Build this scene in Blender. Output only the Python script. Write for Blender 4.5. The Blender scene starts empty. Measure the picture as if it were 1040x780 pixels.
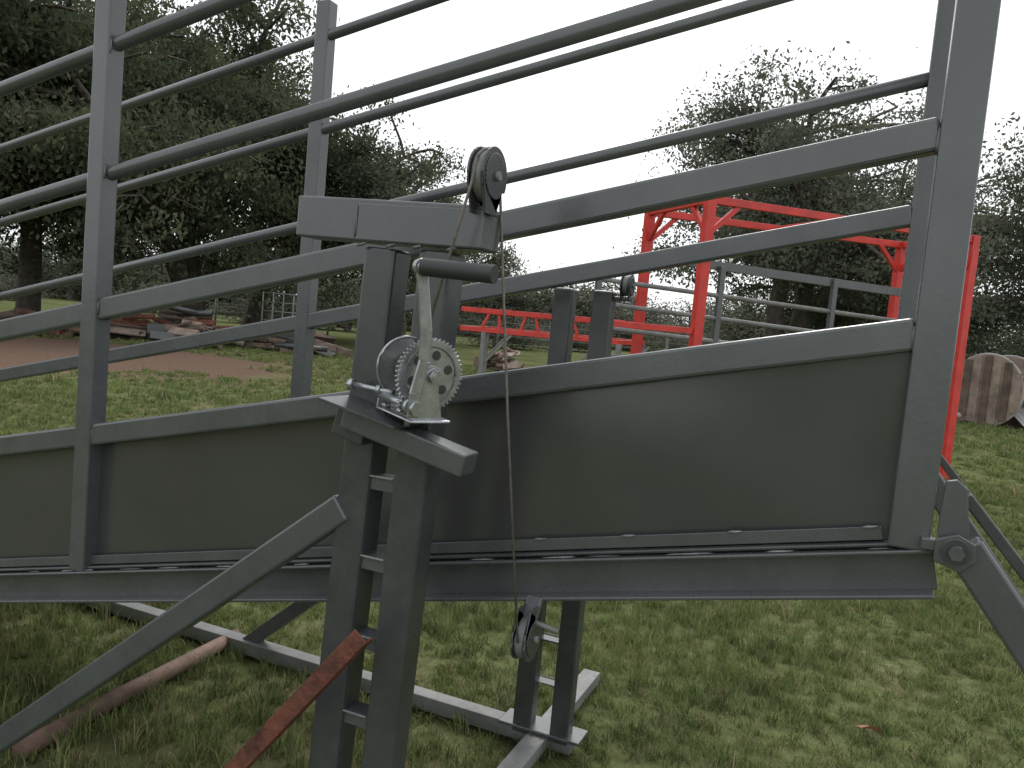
import bpy, bmesh, math, random
import numpy as np
from mathutils import Vector, Matrix, Quaternion
random.seed(7); rng=np.random.default_rng(11)
scn=bpy.context.scene
scn.view_settings.view_transform='Standard'; scn.view_settings.look='None'; scn.view_settings.exposure=0
V=Vector
# ------------------------------------------------------------ materials
def nt(name):
    m=bpy.data.materials.new(name); m.use_nodes=True
    n=m.node_tree; n.nodes.clear(); o=n.nodes.new('ShaderNodeOutputMaterial'); return m,n,o
def N(n,t,**k):
    q=n.nodes.new(t)
    for a,b in k.items():
        if a in q.inputs: q.inputs[a].default_value=b
        else: setattr(q,a,b)
    return q
def ramp(n,src,stops):
    r=n.nodes.new('ShaderNodeValToRGB'); el=r.color_ramp.elements
    while len(el)<len(stops): el.new(0.5)
    for e,(p,c) in zip(el,stops): e.position=p; e.color=(*c,1)
    n.links.new(src,r.inputs[0]); return r
def paint(name,c,rough=.38,var=.25,dirt=.25,dirtc=(.12,.10,.075),scale=6,bump=0,metal=0,spec=.5):
    m,n,o=nt(name); L=n.links.new
    b=N(n,'ShaderNodeBsdfPrincipled')
    geo=N(n,'ShaderNodeNewGeometry')
    n1=N(n,'ShaderNodeTexNoise',Scale=scale,Detail=3.0,Roughness=.6); L(geo.outputs['Position'],n1.inputs['Vector'])
    lo=tuple(x*(1-var) for x in c); hi=tuple(x*(1+var) for x in c)
    r1=ramp(n,n1.outputs[0],[(.3,lo),(.7,hi)])
    n2=N(n,'ShaderNodeTexNoise',Scale=scale*4.3,Detail=5.0,Roughness=.7); L(geo.outputs['Position'],n2.inputs['Vector'])
    r2=ramp(n,n2.outputs[0],[(.52,(0,0,0)),(.78,(dirt,)*3)])
    mx=N(n,'ShaderNodeMixRGB'); L(r2.outputs[0],mx.inputs[0]); L(r1.outputs[0],mx.inputs[1]); mx.inputs[2].default_value=(*dirtc,1)
    L(mx.outputs[0],b.inputs['Base Color'])
    mr=N(n,'ShaderNodeMapRange'); L(n2.outputs[0],mr.inputs[0]); mr.inputs[3].default_value=rough*.7; mr.inputs[4].default_value=min(1,rough*1.4)
    L(mr.outputs[0],b.inputs['Roughness']); b.inputs['Metallic'].default_value=metal; b.inputs['Specular IOR Level'].default_value=spec
    if bump:
        n3=N(n,'ShaderNodeTexNoise',Scale=90.0,Detail=2.0); L(geo.outputs['Position'],n3.inputs['Vector'])
        bp=N(n,'ShaderNodeBump',Strength=bump,Distance=.01); L(n3.outputs[0],bp.inputs['Height']); L(bp.outputs[0],b.inputs['Normal'])
    L(b.outputs[0],o.inputs[0]); return m
G=paint('grey_steel_paint',(.076,.084,.087),.26,var=.15,dirt=.25,dirtc=(.12,.115,.105),bump=.02,spec=.8)
GP=paint('grey_panel_paint',(.050,.0515,.052),.21,var=.18,dirt=.22,dirtc=(.085,.072,.064),scale=1.3,spec=.95)  # broad tone blotches also put soft reflections into the colour
GD=paint('dark_grey_paint',(.048,.053,.055),.28,var=.22,dirt=.3,bump=.02,spec=.7)
WELD_GLINT=paint('weld_and_glint',(.20,.21,.21),.5,var=.5,scale=40)  # pale tone serves weld beads and the painted floor-line glints
ZINC=paint('zinc_plate',(.42,.435,.46),.27,var=.25,dirt=.6,dirtc=(.22,.22,.21),metal=.75,scale=26)
BLK=paint('black_grip',(.030,.031,.032),.5,dirt=.1)
CAB=paint('steel_cable',(.20,.18,.16),.5,metal=.5,scale=60)
RUST=paint('rusty_steel',(.12,.038,.022),.75,var=.7,dirt=.8,dirtc=(.07,.055,.045),scale=14,bump=.4)
PIPE=paint('clay_brown_pipe',(.15,.095,.07),.8,var=.4,dirt=.6,dirtc=(.07,.06,.04),scale=7,bump=.3)
RED=paint('red_paint',(.58,.04,.03),.4,var=.18,dirt=.3)
LG=paint('light_grey_steel',(.18,.185,.18),.5,dirt=.6)
WOOD=paint('weathered_wood',(.12,.085,.065),.85,var=.5,dirt=.5,dirtc=(.07,.05,.04),scale=3)
WOODL=paint('pale_timber',(.26,.20,.16),.85,var=.4,dirt=.5,scale=3)
TIN=paint('old_tin_sheet',(.34,.34,.33),.6,var=.25,dirt=.6,dirtc=(.22,.15,.11),scale=2)
BARK=paint('bark',(.085,.07,.06),.95,var=.5,dirt=.3,scale=5)
def leafmat(name,c,tr=.35,ns=.55,k=.45):
    m,n,o=nt(name); L=n.links.new
    geo=N(n,'ShaderNodeNewGeometry')
    n1=N(n,'ShaderNodeTexNoise',Scale=ns,Detail=1.0); L(geo.outputs['Position'],n1.inputs['Vector'])
    add=N(n,'ShaderNodeMath',operation='MULTIPLY_ADD'); L(geo.outputs['Random Per Island'],add.inputs[0]); add.inputs[1].default_value=k; L(n1.outputs[0],add.inputs[2])
    r=ramp(n,add.outputs[0],[(.35,tuple(x*.55 for x in c)),(.65,c),(1.0,(c[0]*1.6,c[1]*1.45,c[2]*1.3))])
    d=N(n,'ShaderNodeBsdfDiffuse'); L(r.outputs[0],d.inputs[0])
    if tr:
        t=N(n,'ShaderNodeBsdfTranslucent'); mx=N(n,'ShaderNodeMixShader'); mx.inputs[0].default_value=tr
        L(r.outputs[0],t.inputs[0]); L(d.outputs[0],mx.inputs[1]); L(t.outputs[0],mx.inputs[2]); L(mx.outputs[0],o.inputs[0])
    else: L(d.outputs[0],o.inputs[0])
    return m
LEAF_D=leafmat('foliage_dark',(.095,.115,.07),.35,k=.25)  # foliage greens are paled, putting the haze into the leaf colour
LEAF_M=leafmat('foliage_mid',(.125,.145,.10),.4,k=.25)
LEAF_L=leafmat('foliage_olive',(.145,.16,.12),.45,k=.25)
BLADE=leafmat('grass_blades',(.14,.185,.075),.2,ns=1.1,k=.6)
DEAD=leafmat('dry_leaf',(.30,.16,.11),0)
STRAW=leafmat('dry_straw',(.25,.22,.135),0)
# ------------------------------------------------------------ helpers
def empty(name,loc=(0,0,0)):
    e=bpy.data.objects.new(name,None); e.location=loc; e.empty_display_size=.2; scn.collection.objects.link(e); return e
def mkobj(name,me,parent=None,mat=None,smooth=False,bevel=0):
    ob=bpy.data.objects.new(name,me); scn.collection.objects.link(ob)
    if mat and not me.materials: me.materials.append(mat)
    if smooth:
        for p in me.polygons: p.use_smooth=True
    if bevel:
        b=ob.modifiers.new('b','BEVEL'); b.width=bevel; b.segments=2; b.limit_method='ANGLE'
    if parent:
        ob.parent=parent; ob.matrix_parent_inverse=Matrix.Translation(-V(parent.location))
    return ob
def frame(d,side):
    t=V(d).normalized(); s=V(side); s=(s-t*s.dot(t)).normalized(); u=s.cross(t).normalized()
    if u.z<-0.001: u=-u
    return t,s,u
def bar(parent,name,p1,p2,w,h,mat,side=(0,1,0),bevel=.003):
    p1=V(p1);p2=V(p2); t,s,u=frame(p2-p1,side)
    vs=[p+s*(a*w/2)+u*(b*h/2) for p in (p1,p2) for a,b in ((-1,-1),(1,-1),(1,1),(-1,1))]
    me=bpy.data.meshes.new(name); bm=bmesh.new()
    q=[bm.verts.new(v) for v in vs]
    for f in ((0,1,2,3),(7,6,5,4),(0,4,5,1),(1,5,6,2),(2,6,7,3),(3,7,4,0)): bm.faces.new([q[i] for i in f])
    bmesh.ops.recalc_face_normals(bm,faces=bm.faces); bm.to_mesh(me); bm.free()
    return mkobj(name,me,parent,mat,bevel=bevel)
def angle(parent,name,p1,p2,w,h,t_,mat,flip=1,side=(0,1,0)):
    p1=V(p1);p2=V(p2); t,s,u=frame(p2-p1,side)
    prof=[(0,0),(w,0),(w,t_),(t_,t_),(t_,h),(0,h)]
    if flip<0: prof=[(a,h-b) for a,b in prof]
    bm=bmesh.new(); R=[[bm.verts.new(p+s*a+u*b) for a,b in prof] for p in (p1,p2)]
    k=len(prof)
    for i in range(k): bm.faces.new([R[0][i],R[0][(i+1)%k],R[1][(i+1)%k],R[1][i]])
    bm.faces.new(R[0]); bm.faces.new(R[1][::-1]); bmesh.ops.recalc_face_normals(bm,faces=bm.faces)
    me=bpy.data.meshes.new(name); bm.to_mesh(me); bm.free(); return mkobj(name,me,parent,mat,bevel=.0012)
def tube(parent,name,pts,r,mat,seg=20,r2=None):
    pts=[V(p) for p in pts]; bm=bmesh.new(); rings=[]
    for i,p in enumerate(pts):
        d=(pts[min(i+1,len(pts)-1)]-pts[max(i-1,0)]).normalized()
        ref=V((0,0,1)) if abs(d.z)<.9 else V((0,1,0))
        a=d.cross(ref).normalized(); b=d.cross(a)
        rr=r if r2 is None else r+(r2-r)*i/(len(pts)-1)
        rings.append([bm.verts.new(p+a*math.cos(2*math.pi*k/seg)*rr+b*math.sin(2*math.pi*k/seg)*rr) for k in range(seg)])
    for A,B in zip(rings,rings[1:]):
        for k in range(seg): bm.faces.new([A[k],A[(k+1)%seg],B[(k+1)%seg],B[k]])
    for f in bm.faces: f.smooth=True
    bm.faces.new(rings[0]); bm.faces.new(rings[-1][::-1]); bmesh.ops.recalc_face_normals(bm,faces=bm.faces)
    me=bpy.data.meshes.new(name); bm.to_mesh(me); bm.free(); return mkobj(name,me,parent,mat)
def plate(parent,name,pts2,org,ex,ey,th,mat,bevel=.0015):
    org=V(org);ex=V(ex).normalized();ey=V(ey).normalized();nz=ex.cross(ey)
    bm=bmesh.new(); A=[bm.verts.new(org+ex*a+ey*b-nz*th/2) for a,b in pts2]; B=[bm.verts.new(org+ex*a+ey*b+nz*th/2) for a,b in pts2]
    k=len(A)
    bm.faces.new(A); bm.faces.new(B[::-1])
    for i in range(k): bm.faces.new([A[i],A[(i+1)%k],B[(i+1)%k],B[i]])
    bmesh.ops.recalc_face_normals(bm,faces=bm.faces)
    me=bpy.data.meshes.new(name); bm.to_mesh(me); bm.free(); return mkobj(name,me,parent,mat,bevel=bevel)
def circ(r,n=28,sy=1,c=(0,0)): return [(c[0]+r*math.cos(2*math.pi*i/n),c[1]+r*sy*math.sin(2*math.pi*i/n)) for i in range(n)]
def gearpts(r,n,d):
    o=[]
    for i in range(n):
        for k,rr in ((0,r-d),(.3,r),(.55,r),(.85,r-d)):
            a=2*math.pi*(i+k)/n; o.append((rr*math.cos(a),rr*math.sin(a)))
    return o
def blob(parent,name,c,s,mat,seed=0):
    bm=bmesh.new(); bmesh.ops.create_icosphere(bm,subdivisions=2,radius=1); r=random.Random(seed)
    for v in bm.verts: v.co=V((v.co.x*s[0],v.co.y*s[1],v.co.z*s[2]+v.co.x*s[0]*.2279*(s[0]>s[2])))*(1+r.uniform(-.25,.25))+V(c)
    for f in bm.faces: f.smooth=True
    me=bpy.data.meshes.new(name); bm.to_mesh(me); bm.free(); return mkobj(name,me,parent,mat)
YAW=.4042
def site(z,X,h=0):  # yard grid, turned against the ramp
    return V((-math.sin(YAW)*z+math.cos(YAW)*X, -1.67+math.cos(YAW)*z+math.sin(YAW)*X, h))
# ------------------------------------------------------------ ramp
S=.2279; ZB=1.1717; W=1.02
def zp(x,o): return ZB+o+S*x
def rp(x,y,o): return V((x,y,zp(x,o)))
ramp_o=empty('livestock_loading_ramp')
XL,XR=-5.0,.17
OF,OD,OA,OT=.5326,.9006,1.2606,1.624; OT2=1.985
k=math.sqrt(1+S*S)
for sd,(y0,sg) in {'near':(0,1),'far':(W,-1)}.items():
    Y=lambda d: y0+sg*d
    bar(ramp_o,sd+'_beam_web',rp(XL,Y(.035),.045),rp(XR,Y(.035),.045),.006,.078,G)
    bar(ramp_o,sd+'_beam_bottom_flange',rp(XL,Y(.013),.004),rp(XR,Y(.013),.004),.052,.009,G)
    bar(ramp_o,sd+'_beam_top_flange',rp(XL,Y(.018),.088),rp(XR,Y(.018),.088),.044,.008,G)
    bar(ramp_o,sd+'_floor_edge',rp(XL,Y(.022),.101),rp(.09,Y(.022),.101),.03,.008,GD)
    angle(ramp_o,sd+'_floor_angle',rp(-4.9,Y(.022),.108),rp(.075,Y(.022),.108),.028*sg,.026,.004,G)
    # sheet: one flat plate, very slightly oil-canned
    bm=bmesh.new(); nx,nz_=120,8; rows=[]
    for j in range(nz_+1):
        o_=.095+(.50-.095)*j/nz_; e_=math.sin(math.pi*j/nz_)
        rows.append([])
        for i in range(nx+1):
            x=XL+(0.105-XL)*i/nx
            wv=(.0045*math.sin(x*4.1+.6)+.0018*math.sin(x*9.7+j*.5))*e_
            rows[-1].append(bm.verts.new(rp(x,Y(.044)+sg*wv,o_)))
    for A,B in zip(rows,rows[1:]):
        for i in range(nx): bm.faces.new([A[i],A[i+1],B[i+1],B[i]])
    bmesh.ops.recalc_face_normals(bm,faces=bm.faces)
    me=bpy.data.meshes.new('side_panel'); bm.to_mesh(me); bm.free(); mkobj(sd+'_side_panel',me,ramp_o,GP,smooth=True)
    hF=.062
    bar(ramp_o,sd+'_panel_top_rail',rp(XL,Y(.028),OF-hF/2*k),rp(.085,Y(.028),OF-hF/2*k),.05,hF,G,bevel=.007)
    bar(ramp_o,sd+'_flat_rail',rp(XL,Y(.028),OD-hF/2*k),rp(.085,Y(.028),OD-hF/2*k),.045,hF,G,bevel=.007)
    for nm,o,r in (('tube_rail_1',OA,.0205),('tube_rail_2',OT,.0205),('tube_rail_3',OT2,.0205)):
        tube(ramp_o,sd+'_'+nm,[rp(XL,Y(.03),o),rp(.085,Y(.03),o)],r,G)
    for i,x in enumerate((.117,-2.065,-4.25)):
        w=.07 if i==0 else .062
        bar(ramp_o,f'{sd}_post_{i+1}',(x,Y(.025),zp(x,.093)),(x,Y(.025),zp(x,2.12)),.056,w,G,bevel=.005)
        for o in (OF-hF/2,OD-hF/2,OA,OT):
            for s2 in (-1,1):
                if i==0 and s2==1: continue
                px=x+s2*(w/2+.001)
                if sd=='near': blob(ramp_o,f'{sd}_weld',rp(px,Y(.004),o+random.uniform(-.02,.02)),(.004,.003,.022),G,seed=i)
for i in range(16):
    x=-2.3+i*.155+random.uniform(-.05,.05)
    blob(ramp_o,'floor_weld_glint',rp(x,.006,.0945),(random.uniform(.02,.05),.003,.0018),WELD_GLINT if i%3 else G,seed=i)  # long pale beads paint the glints along the floor line
for x in (-.62,-.42,-.2,.05):
    blob(ramp_o,'floor_angle_weld',rp(x,.021,.135),(.014,.003,.0025),WELD_GLINT,seed=3)
for i in range(26):
    x=-4.9+i*.2
    bar(ramp_o,'floor_cleat',rp(x,.06,.118),rp(x,W-.06,.118),.03,.02,GD,side=(1,0,0))
for x in (-4.8,-3.7,-2.7,-1.7,-.9,.13):
    bar(ramp_o,'cross_member',rp(x,.04,.045),rp(x,W-.04,.045),.045,.07,GD,side=(1,0,0))
bar(ramp_o,'floor_plate',rp(XL,W/2,.103),rp(.16,W/2,.103),W-.09,.004,GD)
for nm,y in (('near',.0),('far',W)):
    plate(ramp_o,nm+'_hinge_link',[(-.018,.125),(.0,.13),(.018,.115),(.03,.03),(.026,-.015),(-.012,-.02),(-.022,.03)],(.183,y,1.305),(1,0,0),(0,0,1),.012,G,bevel=.002)
    plate(ramp_o,nm+'_hinge_lug',[(-.035,.02),(.0,.034),(.03,.02),(.034,-.01),(.01,-.034),(-.035,-.02)],(.193,y-.022,1.305),(1,0,0),(0,0,1),.010,G,bevel=.002)
    tube(ramp_o,nm+'_hinge_pin',[(.192,y-.035,1.308),(.192,y+.06,1.308)],.023,GD)
    tube(ramp_o,nm+'_hinge_nut',[(.192,y-.048,1.308),(.192,y-.034,1.308)],.014,G,seg=6)
    bar(ramp_o,nm+'_hinge_collar',(.135,y-.012,1.312),(.185,y-.012,1.312),.02,.022,G)
    bar(ramp_o,nm+'_flap_arm',(.205,y+.006,1.315),(.64,y+.006,.755),.045,.066,G,bevel=.006)
    bar(ramp_o,nm+'_flap_rail',(.205,y+.05,1.40),(.66,y+.05,.88),.03,.022,GD)
# ------------------------------------------------------------ stands with winch
def pulley(parent,name,c,r,mat,hang=1,ax=(1,0,0)):
    c=V(c);ax=V(ax).normalized();ey=V((0,0,1)); ex=ey.cross(ax)
    tube(parent,name+'_sheave',[c-ax*.010,c-ax*.004,c+ax*.004,c+ax*.010],r*.9,LG,seg=32)
    for s in (-1,1):
        pts=[(a,b) for a,b in circ(r*1.02,28,1.0) if b*hang>-r*.5]
        pts.sort(key=lambda p: math.atan2(p[1]*hang,p[0]))
        pl=pts+[(-r*.55,-r*1.35*hang),(r*.55,-r*1.35*hang)]
        plate(parent,name+'_cheek',pl,c+ax*s*.0145,ex,ey,.005,mat)
        plate(parent,name+'_rim',gearpts(r*.8,30,.001),c+ax*s*.0182,ex,ey,.003,GD)
        tube(parent,name+'_bolt',[c+ax*s*.017,c+ax*s*.028],r*.17,LG,seg=6)
def stand(name,y,tops,near):
    (ta,ba),(tb,bb)=tops
    e=empty(name); s=1 if near else -1
    wl=.075; zt=1.775; top=zt if near else 1.79
    def X(t,b,z): return b+(t-b)*z/1.775
    for nm,t,b in (('left_leg',ta,ba),('right_leg',tb,bb)):
        bar(e,nm,(X(t,b,.05),y+s*wl/2,.05),(X(t,b,top),y+s*wl/2,top),wl*.9,wl,GD,side=(0,1,0),bevel=.007)
    for i in range(8):
        z=.24+i*.172; xa=X(ta,ba,z); xb=X(tb,bb,z)
        angle(e,f'rung_{i+1}',(xa+wl/2-.002,y+s*.012,z),(xb-wl/2+.002,y+s*.012,z),.05*s,.028,.005,G,flip=-1)
        bar(e,f'rung_weld_{i+1}',(xa+wl/2,y+s*.006,z+.03),(xb-wl/2,y+s*.006,z+.03),.006,.004,LG)
    bar(e,'diagonal_brace',(X(ta,ba,1.2)-.02,y+s*.02,1.225),(-2.47,y+s*.02,.045),.045,.062,G,bevel=.006)
    bar(e,'ground_skid',(-5.0,y+s*.03,.045),(bb+.05,y+s*.03,.045),.07,.06,LG if not near else G)
    bar(e,'leg_foot',(ba-.09,y+s*.03,.08),(bb+.09,y+s*.03,.08),.12,.012,G)
    if near:
        bar(e,'head_beam',(-1.14,y+s*.035,zt+.058),(-.70,y+s*.035,zt+.048),.075,.086,G,bevel=.004)
        bar(e,'head_beam_sleeve',(-.985,y+s*.035,zt+.05),(-.695,y+s*.035,zt+.045),.083,.078,G,bevel=.004)
        for x in (-.97,-.90,-.84,-.76): blob(e,'head_weld',(x,y-.003,zt+.004),(.012,.003,.004),G,seed=int(-x*100))
        blob(e,'sleeve_weld',(-.986,y-.006,zt+.05),(.003,.003,.035),G,seed=4)
    return e
ns=stand('winch_stand',-.25,((-.93,-1.005),(-.80,-.870)),True)
fs=stand('winch_stand',1.27,((-1.055,-1.06),(-.90,-.905)),False)
bar(fs,'cross_skid',(-.985,-.72,.044),(-.985,1.88,.044),.08,.05,LG,side=(1,0,0))
pulley(fs,'pulley',(-.82,1.24,1.815),.042,GD)
bar(fs,'pulley_lug',(-.87,1.24,1.765),(-.80,1.24,1.765),.04,.015,GD)
pulley(ns,'top_pulley',(-.700,-.245,1.922),.055,GD,hang=1)
pulley(ramp_o,'lower_pulley',(-.607,-.045,.962),.050,GD,hang=-1)
bar(ramp_o,'lower_pulley_lug',(-.607,-.040,1.0),(-.607,-.005,1.040),.035,.02,G,side=(1,0,0))
tube(ramp_o,'lower_pulley_pin',[(-.60,-.045,1.0),(-.54,-.03,.985)],.006,LG)
bar(ns,'winch_bracket',(-.945,-.285,1.428),(-.665,-.285,1.368),.06,.045,G,bevel=.004)
bar(ns,'winch_bracket_ledge',(-.98,-.30,1.462),(-.80,-.30,1.426),.10,.006,GD,bevel=.001)
bar(ns,'winch_bracket_stub',(-.975,-.272,1.418),(-.90,-.272,1.40),.05,.06,GD,bevel=.003)
# winch
wa=math.radians(31); AX=V((math.cos(wa),-math.sin(wa),-.06)).normalized(); AY=V((math.sin(wa),math.cos(wa),0)); AZ=AX.cross(AY).normalized()
if AZ.z<0: AZ=-AZ
WO=V((-.760,-.305,1.532))
def wl_(x,y,z): return WO+AX*x+AY*y+AZ*z
def disc(nm,x,r,th,mat,c=(0,0)): return plate(ns,nm,[(a+c[0],b+c[1]) for a,b in circ(r,40)],wl_(x,0,0),AY,AZ,th,mat,bevel=.001)
disc('drum_flange_left',-.096,.064,.004,ZINC)
tube(ns,'drum_flange_rim',[wl_(-.094,.062*math.cos(t),.062*math.sin(t)) for t in np.linspace(0,2*math.pi,41)],.003,ZINC,seg=8)
disc('drum_flange_right',-.014,.056,.003,ZINC)
disc('drum_flange_boss',-.100,.016,.006,ZINC)
tube(ns,'cable_drum',[wl_(-.094,0,0),wl_(-.014,0,0)],.022,CAB,seg=30)
for i in range(11): tube(ns,'cable_wrap',[wl_(-.086+i*.006,.026*math.cos(t),.026*math.sin(t)) for t in np.linspace(0,2*math.pi,20)],.0028,CAB,seg=6)
plate(ns,'main_gear',gearpts(.073,48,.006),wl_(.004,0,0),AY,AZ,.006,ZINC,bevel=.0006)
tube(ns,'gear_inner_ring',[wl_(.008,.056*math.cos(t),.056*math.sin(t)) for t in np.linspace(0,2*math.pi,41)],.0022,LG,seg=6)
disc('gear_hub',.012,.020,.010,ZINC)
tube(ns,'drum_axle',[wl_(-.115,0,0),wl_(.034,0,0)],.008,ZINC); tube(ns,'axle_nut',[wl_(.022,0,0),wl_(.032,0,0)],.013,ZINC,seg=6)
for a in range(6):
    t=a*2*math.pi/6+.3
    tube(ns,'gear_hole_ring',[wl_(.0065,.040*math.cos(t),.040*math.sin(t)),wl_(.0078,.040*math.cos(t),.040*math.sin(t))],.0095,GD,seg=16)
fr=[(-.05,-.085),(.05,-.085),(.045,-.04),(.022,.018),(.0,.028),(-.022,.018),(-.045,-.03)]
plate(ns,'frame_plate_left',fr,wl_(-.106,0,0),AY,AZ,.004,ZINC)
plate(ns,'frame_plate_right',[(-.045,-.085),(.03,-.085),(.016,-.03),(.014,.008),(.0,.018),(-.014,.008),(-.04,-.03)],wl_(.018,0,0),AY,AZ,.004,ZINC)
bar(ns,'winch_base',wl_(-.12,0,-.087),wl_(.03,0,-.087),.09,.006,ZINC,side=AY)
tube(ns,'pinion_shaft',[wl_(-.11,-.045,-.058),wl_(.050,-.045,-.058)],.008,ZINC)
plate(ns,'pinion_gear',gearpts(.020,12,.005),wl_(.006,-.045,-.058),AY,AZ,.014,ZINC,bevel=0)
tube(ns,'pinion_nut',[wl_(.038,-.045,-.058),wl_(.052,-.045,-.058)],.014,ZINC,seg=6)
tube(ns,'ratchet_spacer',[wl_(.020,-.045,-.058),wl_(.033,-.045,-.058)],.017,ZINC,seg=20)
for x,y in ((-.105,-.03),(-.105,.03),(.0,-.035)):
    tube(ns,'base_bolt',[wl_(x,y,-.10),wl_(x,y,-.068)],.006,ZINC,seg=8); tube(ns,'base_nut',[wl_(x,y,-.084),wl_(x,y,-.075)],.011,ZINC,seg=6)
bx=V((1,-.1,-.05)).normalized(); bo=wl_(-.10,-.045,-.05)
tube(ns,'tie_bolt',[bo-bx*.075,bo+bx*.03],.006,ZINC,seg=10)
tube(ns,'tie_bolt_head',[bo-bx*.083,bo-bx*.072],.012,ZINC,seg=6)
tube(ns,'tie_nut',[bo-bx*.01,bo],.011,ZINC,seg=6)
cr=[(-.045,-.075),(-.045,-.03),(-.032,.03),(-.036,.09),(-.060,.203)]
for i,(a,b) in enumerate(zip(cr,cr[1:])):
    bar(ns,f'crank_arm_{i+1}',wl_(.036,a[0],a[1]-.002),wl_(.036,b[0],b[1]+.002),.006,.024,ZINC,side=AX,bevel=.002)
disc_c=wl_(.036,-.060,.203)
plate(ns,'crank_eye',circ(.016,20),disc_c,AY,AZ,.008,ZINC)
hx=V((1,-.02,-.035)).normalized()
tube(ns,'crank_handle_collar',[disc_c-hx*.012,disc_c+hx*.02],.0125,ZINC)
tube(ns,'crank_handle_grip',[disc_c+hx*a for a in (.004,.006,.01,.02,.128,.142,.146,.149)],.0165,BLK)
tube(ns,'winch_cable',[wl_(-.045,.0,.026),(-.705,-.299,1.90),(-.702,-.292,1.947),(-.70,-.27,1.969),(-.70,-.245,1.976),(-.70,-.215,1.968),(-.699,-.195,1.942),(-.697,-.190,1.91),(-.655,-.145,1.45),(-.607,-.094,.965)],.0030,CAB,seg=8)
rp_=empty('rusty_angle_iron')
angle(rp_,'rusty_angle',(-.835,-.335,.99),(-1.58,-.46,.02),.036,.036,.005,RUST)
pp=empty('fallen_pipe'); tube(pp,'pipe',[(-2.48,.15,.04),(-2.52,.6,.045),(-2.575,1.3,.04)],.034,PIPE)
# ------------------------------------------------------------ red frame
rf=empty('red_steel_frame'); M_=V((-1.84,8.04,0)); R_=V((1.17,10.72,0)); 
u_=(R_-M_).normalized(); v_=V((-u_.y,u_.x,0)); L_=M_+v_*1.5; B_=R_+v_*1.25
HT=3.32; pw=.115
for nm,p in (('front_left',M_),('front_right',R_),('back_left',L_),('back_right',B_)):
    bar(rf,nm+'_post',p,p+V((0,0,HT)),pw,pw,RED,side=u_)
Z=V((0,0,1))
for nm,a,b in (('front_beam',M_,R_),('back_beam',L_,B_)):
    bar(rf,nm,a+Z*(HT-.05)+u_*.06,b+Z*(HT-.05)-u_*.06,.08,.09,RED,side=v_)
    for q,sgn in ((a,1),(b,-1)): bar(rf,nm+'_knee',q+Z*(HT-.42)+u_*.05*sgn,q+Z*(HT-.08)+u_*.40*sgn,.05,.06,RED,side=v_)
for nm,a,b in (('left_tie',M_,L_),('right_tie',R_,B_),('mid_tie',(M_+R_)/2,(L_+B_)/2)):
    d=(b-a).normalized()
    bar(rf,nm,a+Z*(HT-.05)+d*.06,b+Z*(HT-.05)-d*.06,.08,.09,RED,side=u_)
    if nm!='mid_tie':
        for q,sgn in ((a,1),(b,-1)): bar(rf,nm+'_knee',q+Z*(HT-.42)+d*.05*sgn,q+Z*(HT-.08)+d*.40*sgn,.05,.06,RED,side=u_)
bar(rf,'low_left_rail',M_+Z*1.72-u_*.06,M_+Z*1.72-u_*1.1,.06,.07,RED,side=v_)
cp=empty('cattle_crush_panel'); a0=L_+v_*-.55-u_*.9; a1=R_+v_*.55+u_*.1
for i,h in enumerate((.5,.85,1.2,1.55,1.85,2.15)):
    tube(cp,f'rail_{i+1}',[a0+Z*(h+.12),a1+Z*(h-.05)],.03,LG if i>2 else G,seg=12)
bar(cp,'top_rail',a0+u_*1.2+Z*2.62,a1+Z*2.5,.06,.11,G,side=v_)
for i in range(4):
    q=a0+(a1-a0)*i/3; bar(cp,f'post_{i+1}',q,q+Z*(2.35 if i==0 else 2.6),.07,.07,G,side=u_)
rr=empty('red_feed_rack'); c0=site(14,-.95); c1=site(13.4,1.7); c2=site(16,2.5); c3=site(16.4,-.6)
for h in (1.45,1.78):
    for i,(a,b) in enumerate(((c0,c1),(c1,c2),(c2,c3),(c3,c0))):
        bar(rr,f'rail_{h}_{i}',a+Z*h,b+Z*h,.07,.08,RED,side=(1,1,0))
for i in range(1,8):
    a=c0+(c1-c0)*i/8; b=c3+(c2-c3)*i/8; bar(rr,f'slat_{i}',a+Z*1.78,b+Z*1.78,.05,.05,RED,side=(1,0,0)); bar(rr,f'strut_{i}',a+Z*1.45,a.lerp(c1 if i%2 else c0,.06)+Z*1.76,.04,.04,RED,side=(0,1,0))
for i,a in enumerate((c0*.85+c1*.15,c0*.3+c1*.7,c1,c2,c3)):
    bar(rr,f'leg_{i}',a,a+Z*1.42,.08,.08,LG,side=(1,0,0))
    d=(c1-c0).normalized(); bar(rr,f'leg_stay_{i}',a+Z*.85,a+d*.5+Z*1.42,.04,.04,LG,side=(0,1,0))
# ------------------------------------------------------------ yard clutter
def pile(name,c,n,lx,ly,h,mats,seed,ang=0):
    r=random.Random(seed); e=empty(name,c)
    for i in range(n):
        L=r.uniform(.4,1)*lx*.5; a=ang+r.gauss(0,.4); x_=r.uniform(-.5,.5)
        z=.06+r.random()*h*(1-1.6*abs(x_))
        p=V(c)+V((x_*lx,r.uniform(-.5,.5)*ly,z)); d=V((math.cos(a),math.sin(a),r.gauss(0,.14)))*L/2
        if p.z-abs(d.z)<.03: d.z=0
        m=r.choice(mats)
        if r.random()<.5: tube(e,f'log_{i}',[p-d,p,p+d],r.uniform(.04,.11),m,seg=8)
        else: bar(e,f'plank_{i}',p-d,p+d,r.uniform(.12,.3),r.uniform(.03,.09),m,side=(r.random(),r.random(),.4),bevel=0)
    return e
pile('timber_pile',site(25,-10.6),60,3.8,2.0,1.1,[WOOD,WOODL,WOOD,RUST,GD],1,.3)
pile('timber_pile',site(26.5,-7.6),44,3.6,2,.7,[WOOD,GD,WOOD],2,.5)
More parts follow.
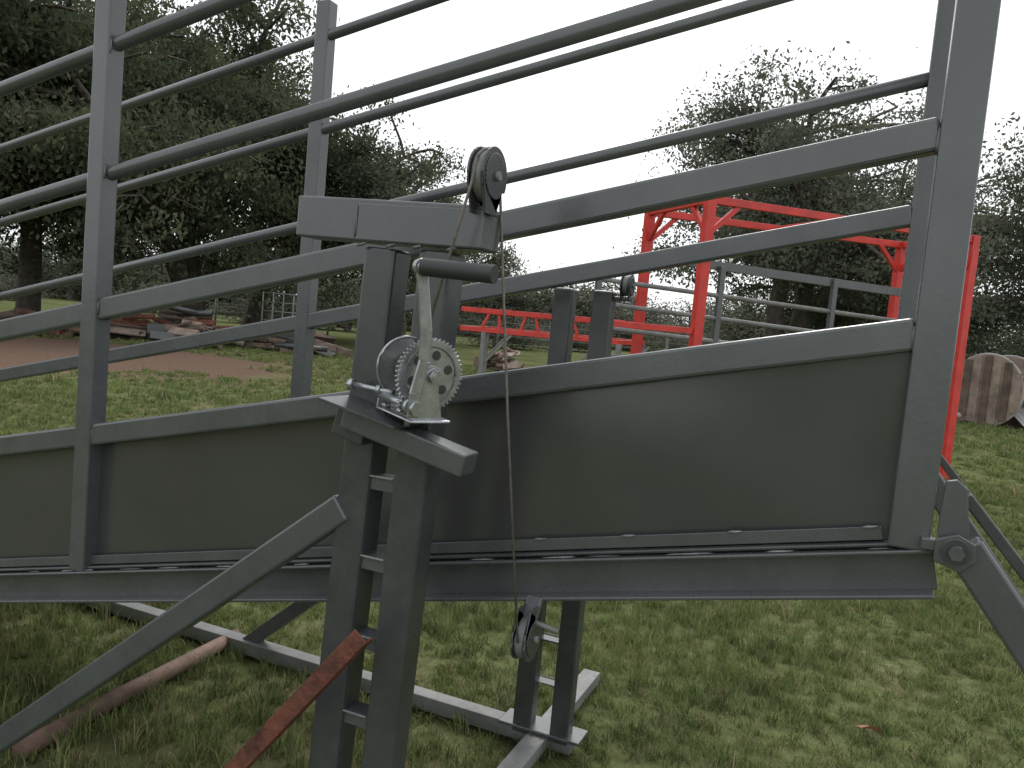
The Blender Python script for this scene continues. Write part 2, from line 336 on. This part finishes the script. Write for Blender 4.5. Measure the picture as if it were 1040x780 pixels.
pile('firewood_pile',site(26,-.35),40,1.3,1.0,.75,[WOODL,PIPE],3,.2)
pile('scrap_pile',site(24,-14.4),30,3.2,2,.7,[RUST,WOOD,PIPE],8,.1)
g=empty('farm_gate'); ga=site(27,-8.5); gb=site(27,-6.8)
for h in (.35,.65,.95,1.25,1.55,1.85): tube(g,f'bar_{h}',[ga+Z*h,gb+Z*h],.020,LG,seg=8)
for i in range(6): q=ga.lerp(gb,i/5); tube(g,f'upright_{i}',[q,q+Z*1.88],.022,LG,seg=8)
fw=empty('wire_fence')
for i in range(12):
    q=site(43,-19+i*3.0); tube(fw,f'post_{i}',[q,q+Z*1.6],.06,LG,seg=8)
for h in (.4,.8,1.2,1.5): tube(fw,f'wire_{h}',[site(43,-19)+Z*h,site(43,14)+Z*h],.012,LG,seg=5)
# wooden cable drum + scrap beside it
cdr=empty('wooden_cable_drum'); c=site(21.5,12.55)
aa=V((math.cos(.95),math.sin(.95),0)); R0=.95
e1=V((-aa.y,aa.x,0))
for j,off in enumerate((0,1.05)):
    q=c+aa*off+Z*R0
    ring=[(R0*math.cos(2*math.pi*i/40),R0*math.sin(2*math.pi*i/40)) for i in range(40)]
    plate(cdr,f'flange_{j+1}',ring,q,e1,Z,.08,WOODL,bevel=.01)
    for s in range(-3,4):
        hh=math.sqrt(R0*R0-(s*.26)**2)*.96; bar(cdr,f'batten_{j+1}_{s+3}',q+e1*s*.26-Z*hh-aa*.055*(1-2*j),q+e1*s*.26+Z*hh-aa*.055*(1-2*j),.03,.2,WOODL if s%2 else WOOD,side=aa,bevel=0)
    tube(cdr,f'rim_{j+1}',[q+e1*R0*math.cos(t)+Z*R0*math.sin(t) for t in np.linspace(0,2*math.pi,41)],.035,TIN,seg=8)
tube(cdr,'core',[c+aa*.03+Z*R0,c+aa*1.02+Z*R0],.48,WOOD,seg=24)
sh=pile('scrap_heap',site(22.3,14.3),60,3.6,2.2,1.9,[WOOD,WOODL,TIN,WOOD,GD],12,.6)
sh2=empty('corrugated_sheet'); c=site(20.6,13.1)
bm=bmesh.new(); rows=[]
for i in range(81):
    x=2.6*i/80; z=.05+.035*(1+math.sin(x*2*math.pi/.14))
    rows.append([bm.verts.new(c+V((x*.9,x*.35,z+.05))+V((-.35,.9,.42))*t) for t in (0,1)])
for A,B in zip(rows,rows[1:]): bm.faces.new([A[0],A[1],B[1],B[0]])
me=bpy.data.meshes.new('sheet'); bm.to_mesh(me); bm.free(); o=mkobj('sheet',me,sh2,TIN,smooth=True)
# ------------------------------------------------------------ trees
def tree_mesh(name,seed,H,spread,ntrunk=1,leaf=.13,total=26000,mat=LEAF_D,droop=.2,low=.25,clump=.42,gen=4,conc=.7,keepf=.55):
    r=random.Random(seed); rg=np.random.default_rng(seed)
    segs=[];tips=[]
    def grow(p,d,L,rad,g):
        n=3; q=p
        for i in range(n):
            d=(d+V((r.gauss(0,.13),r.gauss(0,.13),r.gauss(0,.08)+(.04 if g<2 else -.06*droop*5)))).normalized()
            q2=q+d*L/n; segs.append((q,q2,rad*(1-.22*i/n*1.6),rad*(1-.22*(i+1)/n*1.6),g))
            if g>=2: tips.append((q2,g))
            q=q2
            if g<gen and (i>0 or g>0):
                for _ in range(1 if i<n-1 else 2):
                    ax=V((r.gauss(0,1),r.gauss(0,1),r.gauss(0,.35))).normalized()
                    nd=(d*.55+ax*spread).normalized()
                    if nd.z<-.25: nd.z=-.1
                    grow(q,nd,L*r.uniform(.58,.82),rad*.5*r.uniform(.8,1.1),g+1)
        if g<gen:
            grow(q,(d+V((r.gauss(0,.3),r.gauss(0,.3),.1))).normalized(),L*.7,rad*.6,g+1)
    for t in range(ntrunk):
        a=r.uniform(0,6.28); grow(V((r.uniform(-.3,.3)*(ntrunk>1),r.uniform(-.3,.3)*(ntrunk>1),-.1)),V((math.cos(a)*.25*(ntrunk>1)+r.gauss(0,.05),math.sin(a)*.25*(ntrunk>1),1)).normalized(),H*low*1.15,H*.022,0)
    zmax=max(t[0].z for t in tips); sc=H/zmax
    vs=[];fs=[];b=0
    for p,q,r1,r2,gg in segs:
        if gg>=4 and r.random()<.85: continue
        SEG=7 if gg<2 else 4
        d=(q-p).normalized(); a=d.cross(V((.3,.9,.1))).normalized(); c=d.cross(a)
        for pt,rr in ((p,r1),(q,r2)):
            for k_ in range(SEG):
                t=2*math.pi*k_/SEG; v=(pt+a*math.cos(t)*rr+c*math.sin(t)*rr)*sc; vs.append((v.x,v.y,v.z))
        for k_ in range(SEG): fs.append((b+k_,b+(k_+1)%SEG,b+SEG+(k_+1)%SEG,b+SEG+k_))
        b+=2*SEG
    nb=len(fs)
    T=np.array([[t[0].x,t[0].y,t[0].z] for t in tips])*sc
    keep=rg.random(len(T))<keepf; T=T[keep]
    tot=total
    wts=rg.gamma(conc,1,len(T)); wts/=wts.sum()
    idx=rg.choice(len(T),tot,p=wts)
    C=T[idx]+rg.normal(0,1,(tot,3))*clump*np.array([1,1,.6])
    C[:,2]-=np.abs(rg.normal(0,.25,tot))*droop*2
    D=rg.normal(0,1,(tot,3)); D[:,2]-=.6*droop*4; D/=np.linalg.norm(D,axis=1)[:,None]
    Sd=np.cross(D,rg.normal(0,1,(tot,3))); Sd/=np.linalg.norm(Sd,axis=1)[:,None]
    ll=leaf*rg.uniform(.5,1.35,(tot,1)); ww=ll*.24
    P=np.stack([C-D*ll/2,C+Sd*ww,C+D*ll/2,C-Sd*ww],1).reshape(-1,3)
    allv=np.vstack([np.array(vs),P])
    me=bpy.data.meshes.new(name); nv=len(allv); nf=nb+tot
    F=np.vstack([np.array(fs),(np.arange(tot*4).reshape(-1,4)+len(vs))])
    me.vertices.add(nv); me.vertices.foreach_set('co',allv.ravel())
    me.loops.add(nf*4); me.loops.foreach_set('vertex_index',F.ravel().astype(np.int32))
    me.polygons.add(nf); me.polygons.foreach_set('loop_start',np.arange(0,nf*4,4,dtype=np.int32))
    me.materials.append(BARK); me.materials.append(mat)
    mi=np.ones(nf,dtype=np.int32); mi[:nb]=0; me.polygons.foreach_set('material_index',mi)
    me.update(calc_edges=True); me.validate(); return me
TA=tree_mesh('tree_dense',1,13,.75,1,.18,85000,LEAF_D,.35,.25,.42,keepf=.7)
TB=tree_mesh('tree_dense2',5,12,.8,2,.18,80000,LEAF_D,.45,.22,.42,keepf=.7)
TC=tree_mesh('tree_light',9,11.5,.85,2,.165,72000,LEAF_L,.25,.22,.40,conc=.65,keepf=.8)
TD=tree_mesh('tree_light2',14,11,.8,3,.165,70000,LEAF_M,.3,.22,.40,conc=.65,keepf=.8)
TE=tree_mesh('tree_small',21,8,.6,1,.16,20000,LEAF_M,.2,.22,.32,gen=3,keepf=.9)
TF=tree_mesh('tree_far',33,10,.8,2,.28,10000,LEAF_L,.3,.18,.6)
TG=tree_mesh('tree_far2',37,9,.9,3,.28,10000,LEAF_M,.3,.18,.6)
def put(name,me,z,X,s=1,rot=0,sz=None):
    o=bpy.data.objects.new(name,me); scn.collection.objects.link(o); o.location=site(z,X); o.rotation_euler=(0,0,rot); o.scale=(s,s,sz or s); return o
put('bushy_tree',TA,29,-17.5,1.05,.3); put('bushy_tree',TB,31,-12.6,1.1,1.3); put('bushy_tree',TA,36,-15.5,1.2,2.2); put('bushy_tree',TB,25,-20,1.1,4)
put('bushy_tree',TB,38,-12.2,1.0,2.9)
put('slender_tree',TE,36,-5.2,1.15,.5); put('slender_tree',TE,42,-7.6,1.2,2.5); put('slender_tree',TE,46,-4.2,1.0,4.5)
put('spreading_tree',TC,30,9.8,1.0,.4); put('spreading_tree',TD,36,15,1.0,1.7); put('spreading_tree',TD,27,18.8,1.02,.2)
put('spreading_tree',TC,24,21.5,1.0,2.2)
def coll_instance(name,items):
    col=bpy.data.collections.new(name+'_parts')
    for i,(me,loc,rot,s) in enumerate(items):
        o=bpy.data.objects.new(f'{name}_part',me); o.location=loc; o.rotation_euler=(0,0,rot); o.scale=s; col.objects.link(o)
    e=bpy.data.objects.new(name,None); e.instance_type='COLLECTION'; e.instance_collection=col; scn.collection.objects.link(e); return e
it=[]
for i in range(38):
    z=random.uniform(64,92); X=-.9*z+1.8*z*(i+random.random())/38; s=random.uniform(.65,1.05)
    it.append((random.choice([TF,TG]),site(z,X)-V((0,0,1.2)),random.uniform(0,6),(s*1.35,s*1.35,s*.95)))
for i in range(12):
    z=random.uniform(46,56); X=-.8*z+1.6*z*(i+random.random())/12; s=random.uniform(.25,.38)
    it.append((random.choice([TF,TG]),site(z,X)-V((0,0,.6)),random.uniform(0,6),(s*1.6,s*1.6,s)))
coll_instance('distant_trees',it)
# ------------------------------------------------------------ ground
bm=bmesh.new(); bmesh.ops.create_grid(bm,x_segments=8,y_segments=8,size=500)
me=bpy.data.meshes.new('ground'); bm.to_mesh(me); bm.free()
m,n,o=nt('grass_ground'); Lk=n.links.new
geo=N(n,'ShaderNodeNewGeometry'); b=N(n,'ShaderNodeBsdfDiffuse')
a1=N(n,'ShaderNodeTexNoise',Scale=.5,Detail=5.0,Roughness=.65); Lk(geo.outputs['Position'],a1.inputs['Vector'])
a2=N(n,'ShaderNodeTexNoise',Scale=14.0,Detail=5.0,Roughness=.7); Lk(geo.outputs['Position'],a2.inputs['Vector'])
c1=ramp(n,a1.outputs[0],[(.35,(.09,.11,.05)),(.55,(.13,.15,.07)),(.68,(.19,.165,.11))])
c2=ramp(n,a2.outputs[0],[(.3,(.55,.5,.45)),(.7,(1.25,1.25,1.2))])
mu=N(n,'ShaderNodeMixRGB',blend_type='MULTIPLY'); mu.inputs[0].default_value=1; Lk(c1.outputs[0],mu.inputs[1]); Lk(c2.outputs[0],mu.inputs[2])
def distmask(cx,cy,r0,r1,sx=1,sy=1,rot=0):
    mp=N(n,'ShaderNodeMapping'); mp.vector_type='TEXTURE'; mp.inputs['Location'].default_value=(cx,cy,0); mp.inputs['Rotation'].default_value=(0,0,rot); mp.inputs['Scale'].default_value=(sx,sy,1)
    Lk(geo.outputs['Position'],mp.inputs[0]); ln=N(n,'ShaderNodeVectorMath',operation='LENGTH'); Lk(mp.outputs[0],ln.inputs[0])
    ad=N(n,'ShaderNodeMath',operation='MULTIPLY_ADD'); Lk(a1.outputs[0],ad.inputs[0]); ad.inputs[1].default_value=1.2*r0; Lk(ln.outputs[1],ad.inputs[2])
    mr=N(n,'ShaderNodeMapRange'); Lk(ad.outputs[0],mr.inputs[0]); mr.inputs[1].default_value=r0*1.35; mr.inputs[2].default_value=r0*1.35+r1; mr.inputs[3].default_value=1; mr.inputs[4].default_value=0; return mr
earth=site(18.5,-10.8)
mk=distmask(earth.x,earth.y,1,.35,7,5.5,YAW)
mx=N(n,'ShaderNodeMixRGB'); Lk(mk.outputs[0],mx.inputs[0]); Lk(mu.outputs[0],mx.inputs[1])
ec=ramp(n,a2.outputs[0],[(.3,(.09,.06,.045)),(.7,(.19,.13,.10))]); Lk(ec.outputs[0],mx.inputs[2])
Lk(mx.outputs[0],b.inputs['Color']); Lk(b.outputs[0],o.inputs[0])
gr=bpy.data.objects.new('ground',me); me.materials.append(m); scn.collection.objects.link(gr)
def patch(name,size,nb_,h,w,seed):
    rg=np.random.default_rng(seed)
    nc=int(nb_/20); cc=rg.uniform(-size/2,size/2,(nc,2)); hs=rg.gamma(2.6,.38,nc).clip(.3,2.3)
    idx=rg.integers(0,nc,nb_); base=cc[idx]+rg.normal(0,.020*size,(nb_,2))
    H_=h*hs[idx]*rg.uniform(.5,1.25,nb_); a=rg.uniform(0,2*np.pi,nb_); lean=rg.uniform(.2,1.1,nb_)*H_
    w_=w*rg.uniform(.6,1.3,nb_); la=rg.uniform(0,2*np.pi,nb_)
    sx=np.cos(a)*w_/2; sy=np.sin(a)*w_/2
    z0=np.zeros(nb_)-.005
    lx=np.cos(la)*lean; ly=np.sin(la)*lean
    v0=np.stack([base[:,0]-sx,base[:,1]-sy,z0],1); v1=np.stack([base[:,0]+sx,base[:,1]+sy,z0],1)
    v2=np.stack([base[:,0]+sx*.7+lx*.35,base[:,1]+sy*.7+ly*.35,H_*.62],1); v3=np.stack([base[:,0]-sx*.7+lx*.35,base[:,1]-sy*.7+ly*.35,H_*.62],1)
    v4=np.stack([base[:,0]+lx,base[:,1]+ly,H_*.92],1)
    P=np.stack([v0,v1,v2,v3,v4],1).reshape(-1,3); i0=np.arange(nb_)*5
    q=np.stack([i0,i0+1,i0+2,i0+3],1); t=np.stack([i0+3,i0+2,i0+4],1)
    me=bpy.data.meshes.new(name); me.vertices.add(len(P)); me.vertices.foreach_set('co',P.ravel())
    loops=np.concatenate([q.ravel(),t.ravel()]); me.loops.add(len(loops)); me.loops.foreach_set('vertex_index',loops.astype(np.int32))
    ls=np.concatenate([np.arange(nb_)*4,nb_*4+np.arange(nb_)*3]).astype(np.int32); me.polygons.add(2*nb_); me.polygons.foreach_set('loop_start',ls)
    me.materials.append(BLADE); me.materials.append(STRAW)
    pc=rg.random(nc)<.10
    mi=((rg.random(nb_)<.09)|(pc[idx]&(rg.random(nb_)<.5))).astype(np.int32); me.polygons.foreach_set('material_index',np.concatenate([mi,mi]))
    me.update(calc_edges=True); me.validate(); return me
PN=[patch(f'grass_patch_{i}',1.03,7000,.046,.0046,i) for i in range(6)]
PM=[patch(f'grass_patch_mid_{i}',1.03,2800,.050,.0080,20+i) for i in range(4)]
PF=[patch(f'grass_patch_far_{i}',2.08,2200,.06,.018,10+i) for i in range(3)]
it=[]
def inside_earth(p):
    d=p-earth; x=d.x*math.cos(YAW)+d.y*math.sin(YAW); y=-d.x*math.sin(YAW)+d.y*math.cos(YAW); return (x/5.8)**2+(y/4.4)**2<1
def site_inv(p):
    x,y=p.x,p.y+1.67; return (-math.sin(YAW)*x+math.cos(YAW)*y, math.cos(YAW)*x+math.sin(YAW)*y)
# lawn as a square grid of tufts; finer cells close to the ramp
for ix in range(-24,18):
    for iy in range(-2,30):
        cx,cy=ix*2.0,iy*2.0
        z_,X_=site_inv(V((cx,cy,0)))
        if z_>28 or z_<-.5 or abs(X_)>.70*z_+2.6: continue
        p=V((cx,cy,0))
        if z_>11.5:
            if not inside_earth(p): it.append((random.choice(PF),p,random.choice((0,1.5708,3.1416,4.7124)),(1,1,random.uniform(.8,1.2))))
        else:
            for ax_ in (-.5,.5):
                for ay_ in (-.5,.5):
                    q=V((cx+ax_,cy+ay_,0)); zz,XX=site_inv(q)
                    if zz<.9 or abs(XX)>.70*zz+1.3: continue
                    it.append((random.choice(PN if zz<5.5 else PM),q,random.choice((0,1.5708,3.1416,4.7124)),(1,1,random.uniform(.8,1.25))))
coll_instance('grass',it)
def leaves(name,n_,cz,cX,rz,rX,seed,size=.05,mat=DEAD):
    r=random.Random(seed); bm=bmesh.new()
    for i in range(n_):
        p=site(cz+r.uniform(-rz,rz),cX+r.uniform(-rX,rX)); p.z=.040+r.uniform(0,.015); a=r.uniform(0,6.28); s=size*r.uniform(.6,1.2)
        e1=V((math.cos(a),math.sin(a),r.uniform(-.3,.3)))*s; e2=V((-math.sin(a),math.cos(a),r.uniform(-.4,.4)))*s*.55
        pts=[p-e1,p-e1*.4+e2,p+e1*.4+e2*.9,p+e1,p+e1*.4-e2,p-e1*.4-e2*.8]
        vs=[bm.verts.new(q+V((0,0,.012*math.sin(j*2)))) for j,q in enumerate(pts)]; bm.faces.new(vs)
    me=bpy.data.meshes.new(name); bm.to_mesh(me); bm.free(); mkobj(name,me,None,mat)
leaves('fallen_leaves',45,7.5,1,4.0,4,4,.022)
leaves('dry_leaf',1,3.36,1.66,.0,.0,5,.06)
# ------------------------------------------------------------ light
w=bpy.data.worlds.new('World'); scn.world=w; w.use_nodes=True; n=w.node_tree; n.nodes.clear()
o=n.nodes.new('ShaderNodeOutputWorld'); bg=n.nodes.new('ShaderNodeBackground'); sk=n.nodes.new('ShaderNodeTexSky'); sk.sky_type='NISHITA'; sk.sun_disc=False
EL,AZ_=math.radians(48),math.radians(-12)
sk.sun_elevation=EL; sk.sun_rotation=AZ_; sk.dust_density=4; sk.air_density=1.0
hs=n.nodes.new('ShaderNodeHueSaturation'); hs.inputs['Saturation'].default_value=.25
mx=n.nodes.new('ShaderNodeMixRGB'); mx.inputs[0].default_value=.72; mx.inputs[2].default_value=(10.2,10.5,10.8,1)
n.links.new(sk.outputs[0],hs.inputs['Color']); n.links.new(hs.outputs[0],mx.inputs[1]); n.links.new(mx.outputs[0],bg.inputs[0]); bg.inputs[1].default_value=.135; n.links.new(bg.outputs[0],o.inputs[0])
sl=bpy.data.lights.new('sun','SUN'); sl.energy=1.3; sl.angle=math.radians(22); sl.color=(1,.97,.92); so=bpy.data.objects.new('sun',sl); scn.collection.objects.link(so)
sd=V((math.sin(AZ_)*math.cos(EL),math.cos(AZ_)*math.cos(EL),math.sin(EL)))
so.rotation_euler=(-sd).to_track_quat('-Z','Y').to_euler(); so.location=(0,0,20)
# ------------------------------------------------------------ camera
f,pi_,ro=822.0,.0778,.0895
a=V((-math.sin(YAW)*math.cos(pi_),math.cos(YAW)*math.cos(pi_),-math.sin(pi_))); r=V((math.cos(YAW),math.sin(YAW),0)); u=r.cross(a)
r2=r*math.cos(ro)+u*math.sin(ro); u2=r2.cross(a)
cd=bpy.data.cameras.new('camera'); cd.sensor_width=36; cd.lens=36*f/1040; cd.clip_end=1500; cd.clip_start=.05
co=bpy.data.objects.new('camera',cd); scn.collection.objects.link(co)
mt=Matrix((r2,u2,-a)).transposed().to_4x4(); mt.translation=V((0,-1.67,1.65)); co.matrix_world=mt
scn.camera=co
